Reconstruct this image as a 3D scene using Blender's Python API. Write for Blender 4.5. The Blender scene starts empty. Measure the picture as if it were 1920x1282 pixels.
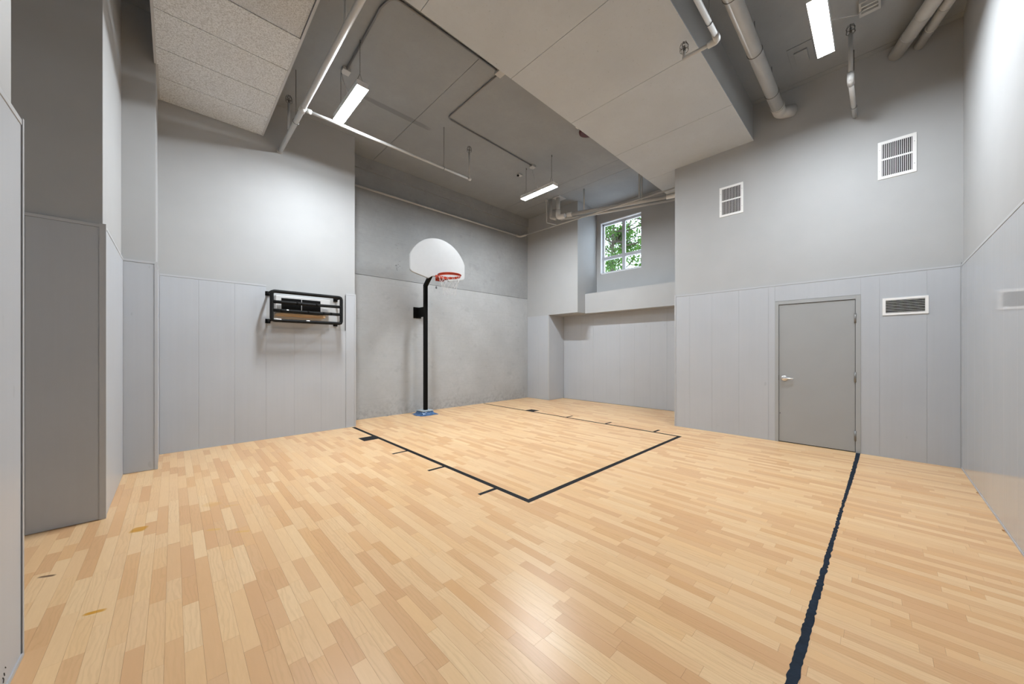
import bpy, bmesh, math, random
from mathutils import Vector, Matrix
random.seed(7)
C = bpy.context.scene.collection
SC = bpy.context.scene
PI = math.pi

# ---------------------------------------------------------------- camera
cam_d = bpy.data.cameras.new('camera'); cam = bpy.data.objects.new('camera', cam_d); C.objects.link(cam)
cam.location = (0, 0, 1.42)
cam.rotation_euler = (PI / 2, 0, math.radians(46.127 - 90))
cam_d.sensor_width = 36; cam_d.lens = 660.76 / 1920 * 36
cam_d.shift_y = 17.4 / 1920; cam_d.clip_start = 0.02
SC.camera = cam
# ---------------------------------------------------------------- world, exposure
W = bpy.data.worlds.new('sky'); SC.world = W; W.use_nodes = True
bg = W.node_tree.nodes['Background']
bg.inputs[0].default_value = (0.74, 0.87, 1.0, 1); bg.inputs[1].default_value = 4.5
SC.view_settings.view_transform = 'Standard'; SC.view_settings.look = 'None'
SC.view_settings.gamma = 1; SC.view_settings.use_curve_mapping = False
SC.view_settings.exposure = 0.0
LAMP = 430.0         # radiance of the light fixtures' lenses

# ---------------------------------------------------------------- materials
def mat(name, col, rough=.6, metal=0., spec=.5, coat=0., noise=0., nscale=8., bump=0., bscale=60., stretch=None, emit=None, coat_rough=.1):
    m = bpy.data.materials.new(name); m.use_nodes = True
    nt = m.node_tree; N = nt.nodes; L = nt.links; b = N['Principled BSDF']
    b.inputs['Base Color'].default_value = (*col, 1); b.inputs['Roughness'].default_value = rough
    b.inputs['Metallic'].default_value = metal; b.inputs['Specular IOR Level'].default_value = spec
    b.inputs['Coat Weight'].default_value = coat; b.inputs['Coat Roughness'].default_value = coat_rough
    if emit: b.inputs['Emission Color'].default_value = (*emit[:3], 1); b.inputs['Emission Strength'].default_value = emit[3]
    if noise or bump:
        g = N.new('ShaderNodeNewGeometry'); mp = N.new('ShaderNodeMapping'); L.new(g.outputs['Position'], mp.inputs[0])
        if stretch: mp.inputs['Scale'].default_value = stretch
    if noise:
        n = N.new('ShaderNodeTexNoise'); n.inputs['Scale'].default_value = nscale; n.inputs['Detail'].default_value = 5
        L.new(mp.outputs[0], n.inputs['Vector'])
        mr = N.new('ShaderNodeMapRange'); mr.inputs[1].default_value = .3; mr.inputs[2].default_value = .7
        mr.inputs[3].default_value = 1 - noise; mr.inputs[4].default_value = 1 + noise
        L.new(n.outputs[0], mr.inputs[0])
        mx = N.new('ShaderNodeVectorMath'); mx.operation = 'SCALE'; mx.inputs[0].default_value = col
        L.new(mr.outputs[0], mx.inputs['Scale']); L.new(mx.outputs[0], b.inputs['Base Color'])
    if bump:
        n2 = N.new('ShaderNodeTexNoise'); n2.inputs['Scale'].default_value = bscale; n2.inputs['Detail'].default_value = 4
        L.new(mp.outputs[0], n2.inputs['Vector'])
        bp = N.new('ShaderNodeBump'); bp.inputs['Strength'].default_value = bump; bp.inputs['Distance'].default_value = .01
        L.new(n2.outputs[0], bp.inputs['Height']); L.new(bp.outputs[0], b.inputs['Normal'])
    return m

class NB:  # tiny node helper
    def __init__(s, m): s.nt = m.node_tree; s.N = s.nt.nodes; s.L = s.nt.links
    def n(s, t, **k):
        x = s.N.new(t)
        for a, v in k.items(): setattr(x, a, v)
        return x
    def link(s, a, b): s.L.new(a, b)
    def val(s, sock, v):
        if isinstance(v, (int, float, tuple, list)): sock.default_value = v
        else: s.L.new(v, sock)
    def math(s, op, a, b=0., c=None, clamp=False):
        x = s.N.new('ShaderNodeMath'); x.operation = op; x.use_clamp = clamp
        s.val(x.inputs[0], a); s.val(x.inputs[1], b)
        if c is not None: s.val(x.inputs[2], c)
        return x.outputs[0]
    def mix(s, f, a, b, mode='MIX'):
        x = s.N.new('ShaderNodeMix'); x.data_type = 'RGBA'; x.blend_type = mode
        s.val(x.inputs[0], f)
        for i, v in ((6, a), (7, b)):
            if isinstance(v, (tuple, list)): x.inputs[i].default_value = (*v[:3], 1)
            else: s.L.new(v, x.inputs[i])
        return x.outputs[2]
    def noise(s, vec, scale, detail=4, rough=.5):
        x = s.N.new('ShaderNodeTexNoise'); x.inputs['Scale'].default_value = scale; x.inputs['Detail'].default_value = detail
        x.inputs['Roughness'].default_value = rough; s.L.new(vec, x.inputs['Vector']); return x.outputs[0]
    def mapping(s, vec, scale):
        x = s.N.new('ShaderNodeMapping'); x.inputs['Scale'].default_value = scale; s.L.new(vec, x.inputs[0]); return x.outputs[0]
    def ramp(s, f, a, b, lo=0., hi=1.):
        x = s.N.new('ShaderNodeMapRange'); x.inputs[1].default_value = a; x.inputs[2].default_value = b
        x.inputs[3].default_value = lo; x.inputs[4].default_value = hi; s.L.new(f, x.inputs[0]); return x.outputs[0]

def soft_box(nb, pos, cx, cy, hx, hy, rot=0., edge=.25, ax=(0, 1), wob=None):
    """mask of a rotated soft ellipse on two position axes"""
    sp = nb.n('ShaderNodeSeparateXYZ'); nb.link(pos, sp.inputs[0])
    x = nb.math('SUBTRACT', sp.outputs[ax[0]], cx); y = nb.math('SUBTRACT', sp.outputs[ax[1]], cy)
    c, s_ = math.cos(rot), math.sin(rot)
    u = nb.math('DIVIDE', nb.math('ADD', nb.math('MULTIPLY', x, c), nb.math('MULTIPLY', y, s_)), hx)
    v = nb.math('DIVIDE', nb.math('SUBTRACT', nb.math('MULTIPLY', y, c), nb.math('MULTIPLY', x, s_)), hy)
    p = 4.
    r = nb.math('ADD', nb.math('POWER', nb.math('ABSOLUTE', u), p), nb.math('POWER', nb.math('ABSOLUTE', v), p))
    if wob is not None: r = nb.math('ADD', r, wob)
    return nb.ramp(r, 1 + edge, 1 - edge)

M = {}
M['paint'] = mat('grey_paint', (.415, .424, .43), .55, noise=.02, nscale=3, bump=.05, bscale=180)
M['paint_dark'] = mat('pipe_grey_paint', (.50, .505, .50), .42, noise=.04, nscale=6)
M['trim'] = mat('grey_panel_trim', (.47, .487, .51), .4)
M['door'] = mat('grey_door_paint', (.345, .357, .362), .42, noise=.02, nscale=3)
M['frame'] = mat('grey_frame_paint', (.37, .383, .39), .45)
M['white'] = mat('white_metal', (.62, .62, .62), .35)
M['vent'] = mat('white_vent_enamel', (.86, .86, .86), .3)
M['board'] = mat('white_backboard', (.41, .415, .42), .35, noise=.02, nscale=10)
M['black'] = mat('black_steel', (.004, .004, .004), .5, spec=.10)
M['foam'] = mat('black_foam', (.007, .0075, .008), .6, spec=.2, noise=.3, nscale=20, bump=.25, bscale=70)
M['dark'] = mat('dark_cavity', (.012, .012, .012), .9)
M['tape'] = mat('black_floor_tape', (.008, .009, .012), .5, spec=.12, noise=.25, nscale=30)
M['tape_navy'] = mat('navy_floor_tape', (.008, .017, .032), .6, spec=.15, noise=.35, nscale=14, bump=.3, bscale=40)
M['rim'] = mat('orange_rim', (.38, .035, .010), .4, spec=.3)
M['rope'] = mat('white_net_cord', (.55, .55, .55), .8)
M['steel'] = mat('brushed_steel', (.75, .75, .76), .34, metal=1.)
M['dsteel'] = mat('dull_grey_steel', (.22, .22, .22), .45, metal=.6)
M['wire'] = mat('dark_wire', (.05, .05, .05), .5)
M['blue'] = mat('blue_plastic', (.05, .12, .26), .3, noise=.5, nscale=25, bump=.5, bscale=25)
M['plate'] = mat('pale_blue_steel', (.42, .50, .56), .35, noise=.1, nscale=20)
M['maroon'] = mat('maroon_paint', (.06, .008, .008), .4)
M['wood'] = mat('pine_board', (.50, .33, .17), .6, noise=.04, nscale=3, stretch=(1, 6, 6))
M['pvc'] = mat('white_pipe', (.80, .80, .78), .35)
M['foamwht'] = mat('lamp_housing', (.75, .75, .75), .4)
M['lens'] = mat('lamp_lens', (.9, .9, .9), .4, emit=(.91, .96, 1.0, LAMP))
M['lens_dim'] = mat('lamp_lens_dim', (.9, .9, .9), .4, emit=(.91, .96, 1.0, LAMP * .66))  # same lens, dimmed so the right wall does not overexpose
M['bark'] = mat('bark', (.06, .045, .03), .9, noise=.3, nscale=20)
M['winframe'] = mat('window_frame', (.50, .53, .58), .4)
M['winwhite'] = mat('window_white', (.80, .82, .86), .4)

def concrete(name, base, dark, kind):
    m = mat(name, base, .75); nb = NB(m); b = nb.N['Principled BSDF']
    g = nb.n('ShaderNodeNewGeometry').outputs['Position']
    big = nb.noise(g, 1.1, 5, .6); fine = nb.noise(g, 14, 6, .6); spk = nb.noise(g, 38, 3, .6)
    col = nb.mix(nb.ramp(big, .35, .65), base, dark)
    col = nb.mix(nb.ramp(fine, .42, .62, 0, .35), col, dark)
    dk = tuple(c * .45 for c in dark)
    col = nb.mix(nb.ramp(spk, .66, .74, 0, .45), col, dk)
    if kind == 'wall':   # board-marked streaks high up, dirty foot near the floor
        st = nb.noise(nb.mapping(g, (.6, .6, 14)), 2.2, 5, .65)
        col = nb.mix(nb.ramp(st, .55, .72, 0, .14), col, dk)
        blot = nb.noise(g, 4.5, 4, .6)
        col = nb.mix(nb.ramp(blot, .60, .72, 0, .18), col, dk)
        sp = nb.n('ShaderNodeSeparateXYZ'); nb.link(g, sp.inputs[0])
        foot = nb.math('MULTIPLY', nb.ramp(sp.outputs[2], .35, .0), nb.ramp(fine, .45, .6))
        col = nb.mix(nb.math('MULTIPLY', foot, .35), col, dk)
    if kind == 'ceil':   # the long dark repaired strip beside the left lamp
        wob = nb.math('MULTIPLY', nb.math('SUBTRACT', nb.noise(g, 12, 5, .7), .5), 1.6)
        s_ = soft_box(nb, g, 2.78, 5.68, .60, .058, 0, .5, wob=wob)
        col = nb.mix(nb.math('MULTIPLY', s_, .5), col, dk)
    nb.link(col, b.inputs['Base Color'])
    bp = nb.n('ShaderNodeBump'); bp.inputs['Strength'].default_value = .25; bp.inputs['Distance'].default_value = .006
    nb.link(fine, bp.inputs['Height']); nb.link(bp.outputs[0], b.inputs['Normal'])
    return m
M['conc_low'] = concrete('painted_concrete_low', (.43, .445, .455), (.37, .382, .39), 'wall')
M['conc_high_shaded'] = concrete('painted_concrete_high_shaded', (.33, .34, .345), (.27, .28, .285), 'wall')  # own tone plus painted shade for the dim band above the lamps
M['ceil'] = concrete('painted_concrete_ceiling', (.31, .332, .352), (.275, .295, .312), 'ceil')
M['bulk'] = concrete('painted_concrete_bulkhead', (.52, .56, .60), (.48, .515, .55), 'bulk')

def panel_mat(name, col, rough, spec):
    m = mat(name, col, rough, spec=spec); nb = NB(m); b = nb.N['Principled BSDF']
    g = nb.n('ShaderNodeNewGeometry').outputs['Position']
    st = nb.noise(nb.mapping(g, (1, 1, .02)), 30, 3, .6)
    big = nb.noise(g, 1.3, 3)
    k = nb.math('ADD', nb.ramp(st, .3, .7, -.014, .014), nb.ramp(big, .3, .7, .975, 1.025))
    spk = nb.noise(nb.mapping(g, (1, 1, .5)), 13, 2, .4)
    k = nb.math('SUBTRACT', k, nb.ramp(spk, .76, .80, 0, .10))
    v = nb.n('ShaderNodeVectorMath', operation='SCALE'); v.inputs[0].default_value = col; nb.link(k, v.inputs['Scale'])
    nb.link(v.outputs[0], b.inputs['Base Color'])
    return m
M['panel'] = panel_mat('grey_wall_panel', (.46, .485, .52), .34, .3)
M['panel_gloss'] = panel_mat('glossy_grey_wall_panel', (.45, .47, .50), .07, .34)

def tile_mat(nm='ceiling_tile', k=1.):
    m = mat(nm, (.6, .59, .57), .9); nb = NB(m); b = nb.N['Principled BSDF']
    g = nb.n('ShaderNodeNewGeometry').outputs['Position']
    a = nb.noise(g, 90, 3, .7); big = nb.noise(g, 2, 4)
    col = nb.mix(nb.ramp(a, .40, .56), (.46 * k, .485 * k ** 1.1, .51 * k ** 1.2), (.73 * k, .77 * k ** 1.1, .81 * k ** 1.2))
    col = nb.mix(nb.ramp(big, .4, .7, 0, .10), col, (.48, .46, .44))
    nb.link(col, b.inputs['Base Color'])
    bp = nb.n('ShaderNodeBump'); bp.inputs['Strength'].default_value = .5; bp.inputs['Distance'].default_value = .004
    nb.link(a, bp.inputs['Height']); nb.link(bp.outputs[0], b.inputs['Normal'])
    return m
M['tile'] = tile_mat()
M['tile_wet_shaded'] = tile_mat('ceiling_tile_wet_shaded', .86)  # water-stain tone that also paints in the shade on the sagging bulge

def floor_mat():
    m = mat('maple_floor', (.7, .5, .3), .30, spec=.34); nb = NB(m); b = nb.N['Principled BSDF']
    g = nb.n('ShaderNodeNewGeometry').outputs['Position']
    at = nb.n('ShaderNodeAttribute', attribute_name='tone')
    sp = nb.n('ShaderNodeSeparateColor'); nb.link(at.outputs['Color'], sp.inputs[0])
    tone, seed, warm = sp.outputs[0], sp.outputs[1], sp.outputs[2]
    off = nb.n('ShaderNodeCombineXYZ'); nb.link(nb.math('MULTIPLY', seed, 50), off.inputs[0]); nb.link(nb.math('MULTIPLY', seed, 83), off.inputs[1])
    v = nb.n('ShaderNodeVectorMath', operation='ADD'); nb.link(g, v.inputs[0]); nb.link(off.outputs[0], v.inputs[1])
    grain = nb.noise(nb.mapping(v.outputs[0], (14, 1.2, 1)), 6, 6, .65)
    # cathedral figure: distorted bands
    w = nb.n('ShaderNodeTexWave', wave_type='BANDS', bands_direction='X'); nb.link(nb.mapping(v.outputs[0], (9, 1.6, 1)), w.inputs['Vector'])
    w.inputs['Scale'].default_value = 1.6; w.inputs['Distortion'].default_value = 13; w.inputs['Detail'].default_value = 3; w.inputs['Detail Scale'].default_value = 1.2
    col = nb.mix(tone, (.675, .385, .19), (.86, .605, .345))
    col = nb.mix(nb.math('MULTIPLY', warm, .45), col, (.78, .46, .20))
    col = nb.mix(nb.ramp(grain, .35, .7, 0, .20), col, (.60, .36, .17))
    fig = nb.math('MULTIPLY', nb.ramp(w.outputs[1], .5, .95, 0, .16), nb.ramp(seed, .35, .55))
    col = nb.mix(fig, col, (.50, .29, .12))
    # yellow and dark scuffs left on the boards
    wn = nb.noise(nb.mapping(g, (12, 60, 1)), 1, 3, .6)
    for (x, y, hx, hy, r, a, c) in ((-.198, 4.09, .045, .05, -.3, 1., (.60, .27, .004)), (-.308, 2.958, .042, .014, -.25, 1., (.62, .28, .003)),
                                    (.26, 4.29, .07, .05, -.8, .35, (.70, .38, .08)), (.39, 4.13, .06, .012, -.4, .4, (.70, .38, .05)),
                                    (.235, 3.67, .05, .016, -.6, .5, (.72, .42, .05)), (.395, 3.475, .05, .014, -.6, .45, (.72, .42, .05)),
                                    (-.575, 3.64, .04, .012, -.5, .9, (.09, .04, .02))):
        k = soft_box(nb, g, x, y, hx, hy, r, .7)
        col = nb.mix(nb.math('MULTIPLY', k, nb.ramp(wn, .3, .6, a * .8, a)), col, c)
    nb.link(col, b.inputs['Base Color'])
    return m
M['floor'] = floor_mat()

gl = bpy.data.materials.new('window_glass'); gl.use_nodes = True; nb = NB(gl); nb.N.clear()
o_ = nb.n('ShaderNodeOutputMaterial'); t_ = nb.n('ShaderNodeBsdfTransparent'); g_ = nb.n('ShaderNodeBsdfGlossy'); g_.inputs['Roughness'].default_value = .02
mx_ = nb.n('ShaderNodeMixShader'); mx_.inputs[0].default_value = .06
nb.link(t_.outputs[0], mx_.inputs[1]); nb.link(g_.outputs[0], mx_.inputs[2]); nb.link(mx_.outputs[0], o_.inputs[0])
M['glass'] = gl
lf = mat('leaf', (.05, .13, .012), .6, noise=.4, nscale=3)
nb = NB(lf); pb = nb.N['Principled BSDF']; tr = nb.n('ShaderNodeBsdfTranslucent'); tr.inputs[0].default_value = (.09, .22, .015, 1)
ms = nb.n('ShaderNodeMixShader'); ms.inputs[0].default_value = .4; nb.link(pb.outputs[0], ms.inputs[1]); nb.link(tr.outputs[0], ms.inputs[2])
nb.link(ms.outputs[0], nb.N['Material Output'].inputs[0]); M['leaf'] = lf

# ---------------------------------------------------------------- mesh helpers
def obj(name, bm, m, parent=None, kind=None, smooth=False, **props):
    me = bpy.data.meshes.new(name); bmesh.ops.recalc_face_normals(bm, faces=bm.faces[:]); bm.to_mesh(me); bm.free()
    if smooth:
        for p in me.polygons: p.use_smooth = True
    for x in (m if isinstance(m, (list, tuple)) else [m]): me.materials.append(M[x])
    o = bpy.data.objects.new(name, me); C.objects.link(o)
    if parent:
        o.parent = parent
        off = Vector(parent.location); q = parent.parent
        while q: off += q.location; q = q.parent
        if off.length > 0: me.transform(Matrix.Translation(-off))
    if kind: o['kind'] = kind
    for k, v in props.items(): o[k] = v
    return o
def tag(o, label, cat, group=None):
    o['label'] = label; o['category'] = cat
    if group: o['group'] = group
    return o
def thing(name, loc, label, cat, group=None):
    o = bpy.data.objects.new(name, None); C.objects.link(o); o.location = loc; o.empty_display_size = .1
    return tag(o, label, cat, group)
def box(bm, x0, x1, y0, y1, z0, z1, bev=0., mi=0):
    x0, x1 = sorted((x0, x1)); y0, y1 = sorted((y0, y1)); z0, z1 = sorted((z0, z1))
    r = bmesh.ops.create_cube(bm, size=1)
    bmesh.ops.transform(bm, matrix=Matrix.Translation(((x0 + x1) / 2, (y0 + y1) / 2, (z0 + z1) / 2)) @ Matrix.Diagonal((x1 - x0, y1 - y0, z1 - z0, 1)), verts=r['verts'])
    fs = list({f for v in r['verts'] for f in v.link_faces})
    for f in fs: f.material_index = mi
    if bev:
        es = list({e for v in r['verts'] for e in v.link_edges})
        bmesh.ops.bevel(bm, geom=es, offset=bev, segments=2, affect='EDGES', profile=.5)
    return bm
def B(*a, **k): return box(bmesh.new(), *a, **k)
def Bs(*boxes, **k):
    bm = bmesh.new()
    for b in boxes: box(bm, *b, **k)
    return bm
def fillet(pts, r, n=6):
    pts = [Vector(p) for p in pts]; out = [pts[0]]
    for i in range(1, len(pts) - 1):
        a, b, c = pts[i - 1], pts[i], pts[i + 1]
        u = (a - b); v = (c - b); lu, lv = u.length, v.length; u.normalize(); v.normalize()
        ang = u.angle(v)
        if ang > PI - .02: out.append(b); continue
        d = min(r / math.tan(ang / 2), lu * .45, lv * .45)
        p0, p1 = b + u * d, b + v * d
        for k in range(n + 1):
            t = k / n; out.append(p0 * (1 - t) ** 2 + b * 2 * t * (1 - t) + p1 * t * t)
    out.append(pts[-1]); return out
def tube(bm, pts, r, n=10, fil=0., cap=True, mi=0):
    if fil: pts = fillet(pts, fil)
    pts = [Vector(p) for p in pts]
    rr = r if isinstance(r, (list, tuple)) else [r] * len(pts)
    rings = []; ref = None
    for i, p in enumerate(pts):
        t = (pts[min(i + 1, len(pts) - 1)] - pts[max(i - 1, 0)]).normalized()
        if ref is None: ref = t.orthogonal().normalized()
        ref = (ref - t * ref.dot(t)).normalized(); bi = t.cross(ref)
        rings.append([bm.verts.new(p + (ref * math.cos(2 * PI * k / n) + bi * math.sin(2 * PI * k / n)) * rr[i]) for k in range(n)])
    for a, b in zip(rings, rings[1:]):
        for k in range(n):
            f = bm.faces.new((a[k], a[(k + 1) % n], b[(k + 1) % n], b[k])); f.smooth = True; f.material_index = mi
    if cap:
        for f in (bm.faces.new(rings[0][::-1]), bm.faces.new(rings[-1])): f.material_index = mi
    return bm
def T(pts, r, **k): return tube(bmesh.new(), pts, r, **k)
def prism(bm, poly, fix, axis, t):
    """extrude a 2D polygon (a,b) placed on the plane axis=fix by t"""
    def P(a, b, h): return {'x': (h, a, b), 'y': (a, h, b), 'z': (a, b, h)}[axis]
    lo = [bm.verts.new(P(a, b, fix)) for a, b in poly]; hi = [bm.verts.new(P(a, b, fix + t)) for a, b in poly]
    bm.faces.new(lo); bm.faces.new(hi[::-1]); n = len(poly)
    for i in range(n): bm.faces.new((lo[i], hi[i], hi[(i + 1) % n], lo[(i + 1) % n]))
    return bm

# ================================================================ SETTING
ZC = 5.471; TOP = 5.62; HP = 2.49; HD = 2.474; HB = 3.02
XU = 7.85; XD = 6.881; YR = -.697; BB = 7.48; BR = 6.856

# ---- floor: base slab and maple strips
floor = obj('floor', B(-1.9, 9.0, -.9, 7.7, -.12, -.008), 'floor', kind='structure')
ca = floor.data.color_attributes.new('tone', 'FLOAT_COLOR', 'CORNER')
for d in ca.data: d.color = (.15, .5, .5, 1)
SW = .0675
pieces = []
def inside(x, y):
    if x < -.5 and y < 2.72: return False
    if x < -.43 and y > 4.56: return False
    if x < -.15 and y > 6.03: return False
    if x < 2.49 and y > 6.86: return False
    if x > 6.95 and y < 2.70: return False
    if x > 7.86 and y > 6.63: return False
    return x < 8.55
row = 0; x = -1.65
while x < 8.55:
    y = -.70 - random.random() * .4
    while y < 7.48:
        L = random.choice((.27, .34, .40, .46, .55, .62)) * random.uniform(.9, 1.1)
        y0, y1 = max(y, -.70), min(y + L, 7.48)
        if y1 - y0 > .03 and (inside(x + .03, y0) or inside(x + .03, y1)):
            t = random.random(); t = 0.06 + .3 * t if random.random() < .36 else .62 + .38 * t
            pieces.append((x, y0, y1, t, random.random(), random.random() ** 2))
        y += L
    x += SW; row += 1
ya = math.radians(46.127)
def view_size(p):
    cx, cy = p[0] + SW / 2, (p[1] + p[2]) / 2
    d = cx * math.cos(ya) + cy * math.sin(ya); r = cx * math.sin(ya) - cy * math.cos(ya)
    if d < .3: return 0
    u = 960 + 660.76 * r / d; v = 658 + 660.76 * 1.42 / d
    if not (-60 < u < 1980 and v < 1330): return 0
    return (p[2] - p[1]) / d ** 3
pieces.sort(key=view_size, reverse=True)
def strip(bm, p):
    g = .0003
    box(bm, p[0] + g, p[0] + SW - g, p[1] + g, p[2] - g, -.008, 0)
def tones(me, ps):
    ca = me.color_attributes.new('tone', 'FLOAT_COLOR', 'CORNER')
    for i, p in enumerate(ps):
        for k in range(24): ca.data[i * 24 + k].color = (p[3], p[4], p[5], 1)
for p in pieces[:300]:
    bm = bmesh.new(); strip(bm, p); o = obj('plank', bm, 'floor', floor); tones(o.data, [p])
# remaining strips as one mesh (from_pydata keeps face order)
vs, fs = [], []
for p in pieces[300:]:
    g = .0003; x0, x1, y0, y1 = p[0] + g, p[0] + SW - g, p[1] + g, p[2] - g; b = len(vs)
    vs += [(x0, y0, -.008), (x1, y0, -.008), (x1, y1, -.008), (x0, y1, -.008), (x0, y0, 0), (x1, y0, 0), (x1, y1, 0), (x0, y1, 0)]
    fs += [[b + i for i in f] for f in ((3, 2, 1, 0), (4, 5, 6, 7), (0, 1, 5, 4), (1, 2, 6, 5), (2, 3, 7, 6), (3, 0, 4, 7))]
me = bpy.data.meshes.new('strip_flooring'); me.from_pydata(vs, [], fs); me.materials.append(M['floor'])
o = bpy.data.objects.new('strip_flooring', me); C.objects.link(o); o.parent = floor; o['kind'] = 'stuff'; tones(me, pieces[300:])

# ---- ceiling slabs
ceil = obj('ceiling', B(-1.9, 9.0, -.9, 7.7, ZC + .012, TOP), 'dark', kind='structure')
for a, b in ((-1.9, 3.055), (3.055, 6.79), (6.79, 7.262), (7.262, 9.0)):
    obj('slab', B(a + .003, b - .003, -.9, 7.7, ZC, ZC + .014), 'ceil', ceil)
# ---- bulkhead (lowered beam across the room)
bulk = obj('ceiling_bulkhead', B(-.6, 8.79, 1.436, 3.235, 4.90, ZC), 'paint', kind='structure')
xs = (-.6, .55, 1.82, 3.10, 4.37, 5.667, 6.93, 8.79)
for a, b in zip(xs, xs[1:]):
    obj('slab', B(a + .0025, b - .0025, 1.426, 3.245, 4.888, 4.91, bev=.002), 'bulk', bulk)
# ---- beam lip along the back wall
obj('trim_1', B(2.49, XU, 7.44, BB, 5.22, ZC), 'conc_high_shaded', kind='structure')

def wall(name, boxes, m='paint'):
    return obj(name, Bs(*boxes), m, kind='structure')
w_near = wall('wall_near_left', [(-1.9, -.53, -.9, 2.725, -.1, TOP)])
w_nback = wall('wall_niche_back', [(-1.9, -1.75, 2.725, 4.57, -.1, TOP)])
w_pier = wall('wall_left_pier', [(-1.9, -.432, 4.566, 6.044, -.1, TOP)])
w_col = wall('wall_left_column', [(-1.2, -.152, 6.044, 6.9, -.1, TOP)])
w_left = wall('wall_left', [(-1.2, 2.478, 6.872, 7.7, -.1, TOP)])
w_back = obj('wall_back', Bs((2.478, XU + .1, BB + .012, 7.7, -.1, HB)), 'conc_low', kind='structure')
obj('concrete_face', B(2.478, XU, BB, BB + .02, -.02, HB - .004), 'conc_low', w_back)
obj('concrete_face', B(2.478, XU, BB - .004, BB + .1, HB + .004, TOP), 'conc_high_shaded', w_back)
obj('upper_backing', B(2.478, XU + .1, BB + .012, 7.7, HB, TOP), 'conc_high_shaded', w_back)
w_win = wall('wall_window_side', [(XU, 9.0, 5.616, 7.7, 2.472, TOP), (XU + .012, 9.0, 6.638, 7.7, -.1, 2.472)])
w_rec = wall('wall_recess_back', [(8.562, 9.0, 2.5, 6.66, -.1, 2.472)])
wall('trim_2', [(8.2, 9.0, 2.6, 5.616, 2.462, 3.0)])                       # sill ledge under the window
wall('trim_3', [(XU + .35, 9.0, 5.6, 6.64, 2.462, 2.48)])
WX = 8.783; WY0, WY1, WZ0, WZ1 = 4.286, 5.476, 3.622, 5.042
w_bay = wall('wall_window', [(WX, 9.0, 2.5, WY0, 3.0, TOP), (WX, 9.0, WY1, 5.63, 3.0, TOP), (WX, 9.0, WY0, WY1, 3.0, WZ0), (WX, 9.0, WY0, WY1, WZ1, TOP)])
DY0, DY1, DH = .171, 1.139, 2.205
w_door = wall('wall_door_side', [(XD + .014, 7.0, -.9, DY0, -.1, TOP), (XD + .014, 7.0, DY1, 2.69, -.1, TOP), (XD + .014, 7.0, DY0, DY1, DH, TOP), (7.0, 9.0, -.9, 2.69, -.1, TOP)])
w_right = wall('wall_right', [(-.9, 6.95, -.9, YR - .014, -.1, TOP)])

# ---- wall panels: one piece each, thin gaps between, cap trims above
def run(parent, axis, face, sgn, cuts, z0, z1, m='panel', t=.012, cap=True, gap=.0005):
    """panels on the plane axis=face; sgn = direction the face looks"""
    back = face - sgn * t
    for a, b in zip(cuts, cuts[1:]):
        a2, b2 = a + gap, b - gap
        bx = (back, face, a2, b2, z0 + .004, z1 - (.026 if cap else 0)) if axis == 'x' else (a2, b2, back, face, z0 + .004, z1 - (.026 if cap else 0))
        obj('panel', B(*bx, bev=.0008), m, parent)
    if cap:
        f2 = face + sgn * .003; a, b = cuts[0], cuts[-1]
        bx = (back, f2, a, b, z1 - .0245, z1) if axis == 'x' else (a, b, back, f2, z1 - .0245, z1)
        obj('cap_trim', B(*bx, bev=.001), 'trim', parent)
def corner(parent, x, y, z1, sx, sy, w=.03):
    """L-shaped corner trim; sx, sy point out of the corner"""
    t = .003
    bm = Bs((x, x + sx * t, y - sy * w, y + sy * t, 0.002, z1), (x - sx * w, x, y, y + sy * t, 0.002, z1))
    return obj('corner_trim', bm, 'trim', parent)
P = .4115
# near-left wall (looks +x) and its short return
c = [2.745 - P * k for k in range(9)][::-1]; c[0] = -.69
run(w_near, 'x', -.507, 1, c, 0, HP, 'panel', t=.02)
obj('panel', B(-1.75, -.53, 2.728, 2.748, 0, HP), 'panel', w_near)
obj('dark_gap', B(-.53, -.512, 2.738, 2.757, 0, HP), 'dark', w_near)
obj('corner_trim', Bs((-.506, -.502, 2.75, 2.768, 0.002, HP + .01), (-.53, -.506, 2.764, 2.768, 0.002, HP + .01)), 'trim', w_near)
bm = bmesh.new()
for pts in ([(2.50, .075), (2.512, .062), (2.505, .05)], [(2.53, .10), (2.538, .092)], [(2.49, .04), (2.50, .028), (2.492, .02)], [(2.515, .085), (2.522, .07)]):
    tube(bm, [(-.5065, a, b) for a, b in pts], .0022, n=5)
obj('scuff_mark', bm, 'wire', w_near)
# pier faces
run(w_pier, 'y', 4.55, -1, [-1.75, -1.235, -.823, -.437], 0, HP)
run(w_pier, 'x', -.416, 1, [4.58, 4.92, 5.33, 5.74, 6.028], 0, HP)
corner(w_pier, -.414, 4.548, HP + .008, 1, -1, .035)
run(w_col, 'y', 6.028, -1, [-.415, -.158], 0, HP)
run(w_col, 'x', -.138, 1, [6.05, 6.46, 6.856], 0, HP)
corner(w_col, -.136, 6.026, HP + .008, 1, -1, .026)
# left (heater) wall
run(w_left, 'y', BR, -1, [-.136, .267, .681, 1.082], 0, HP)
run(w_left, 'y', BR, -1, [1.082, 1.48, 1.892, 2.307], 0, 1.792, cap=False)
obj('cap_trim', B(1.082, 2.307, BR - .003, BR + .012, 1.786, 1.796), 'trim', w_left)
obj('dark_gap', B(2.303, 2.3085, BR - .001, BR + .014, 1.80, HP - .03), 'dark', w_left)
run(w_left, 'y', BR, -1, [2.311, 2.484], 0, HP)
corner(w_left, 2.489, BR - .002, HP + .004, 1, -1, .02)
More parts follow.
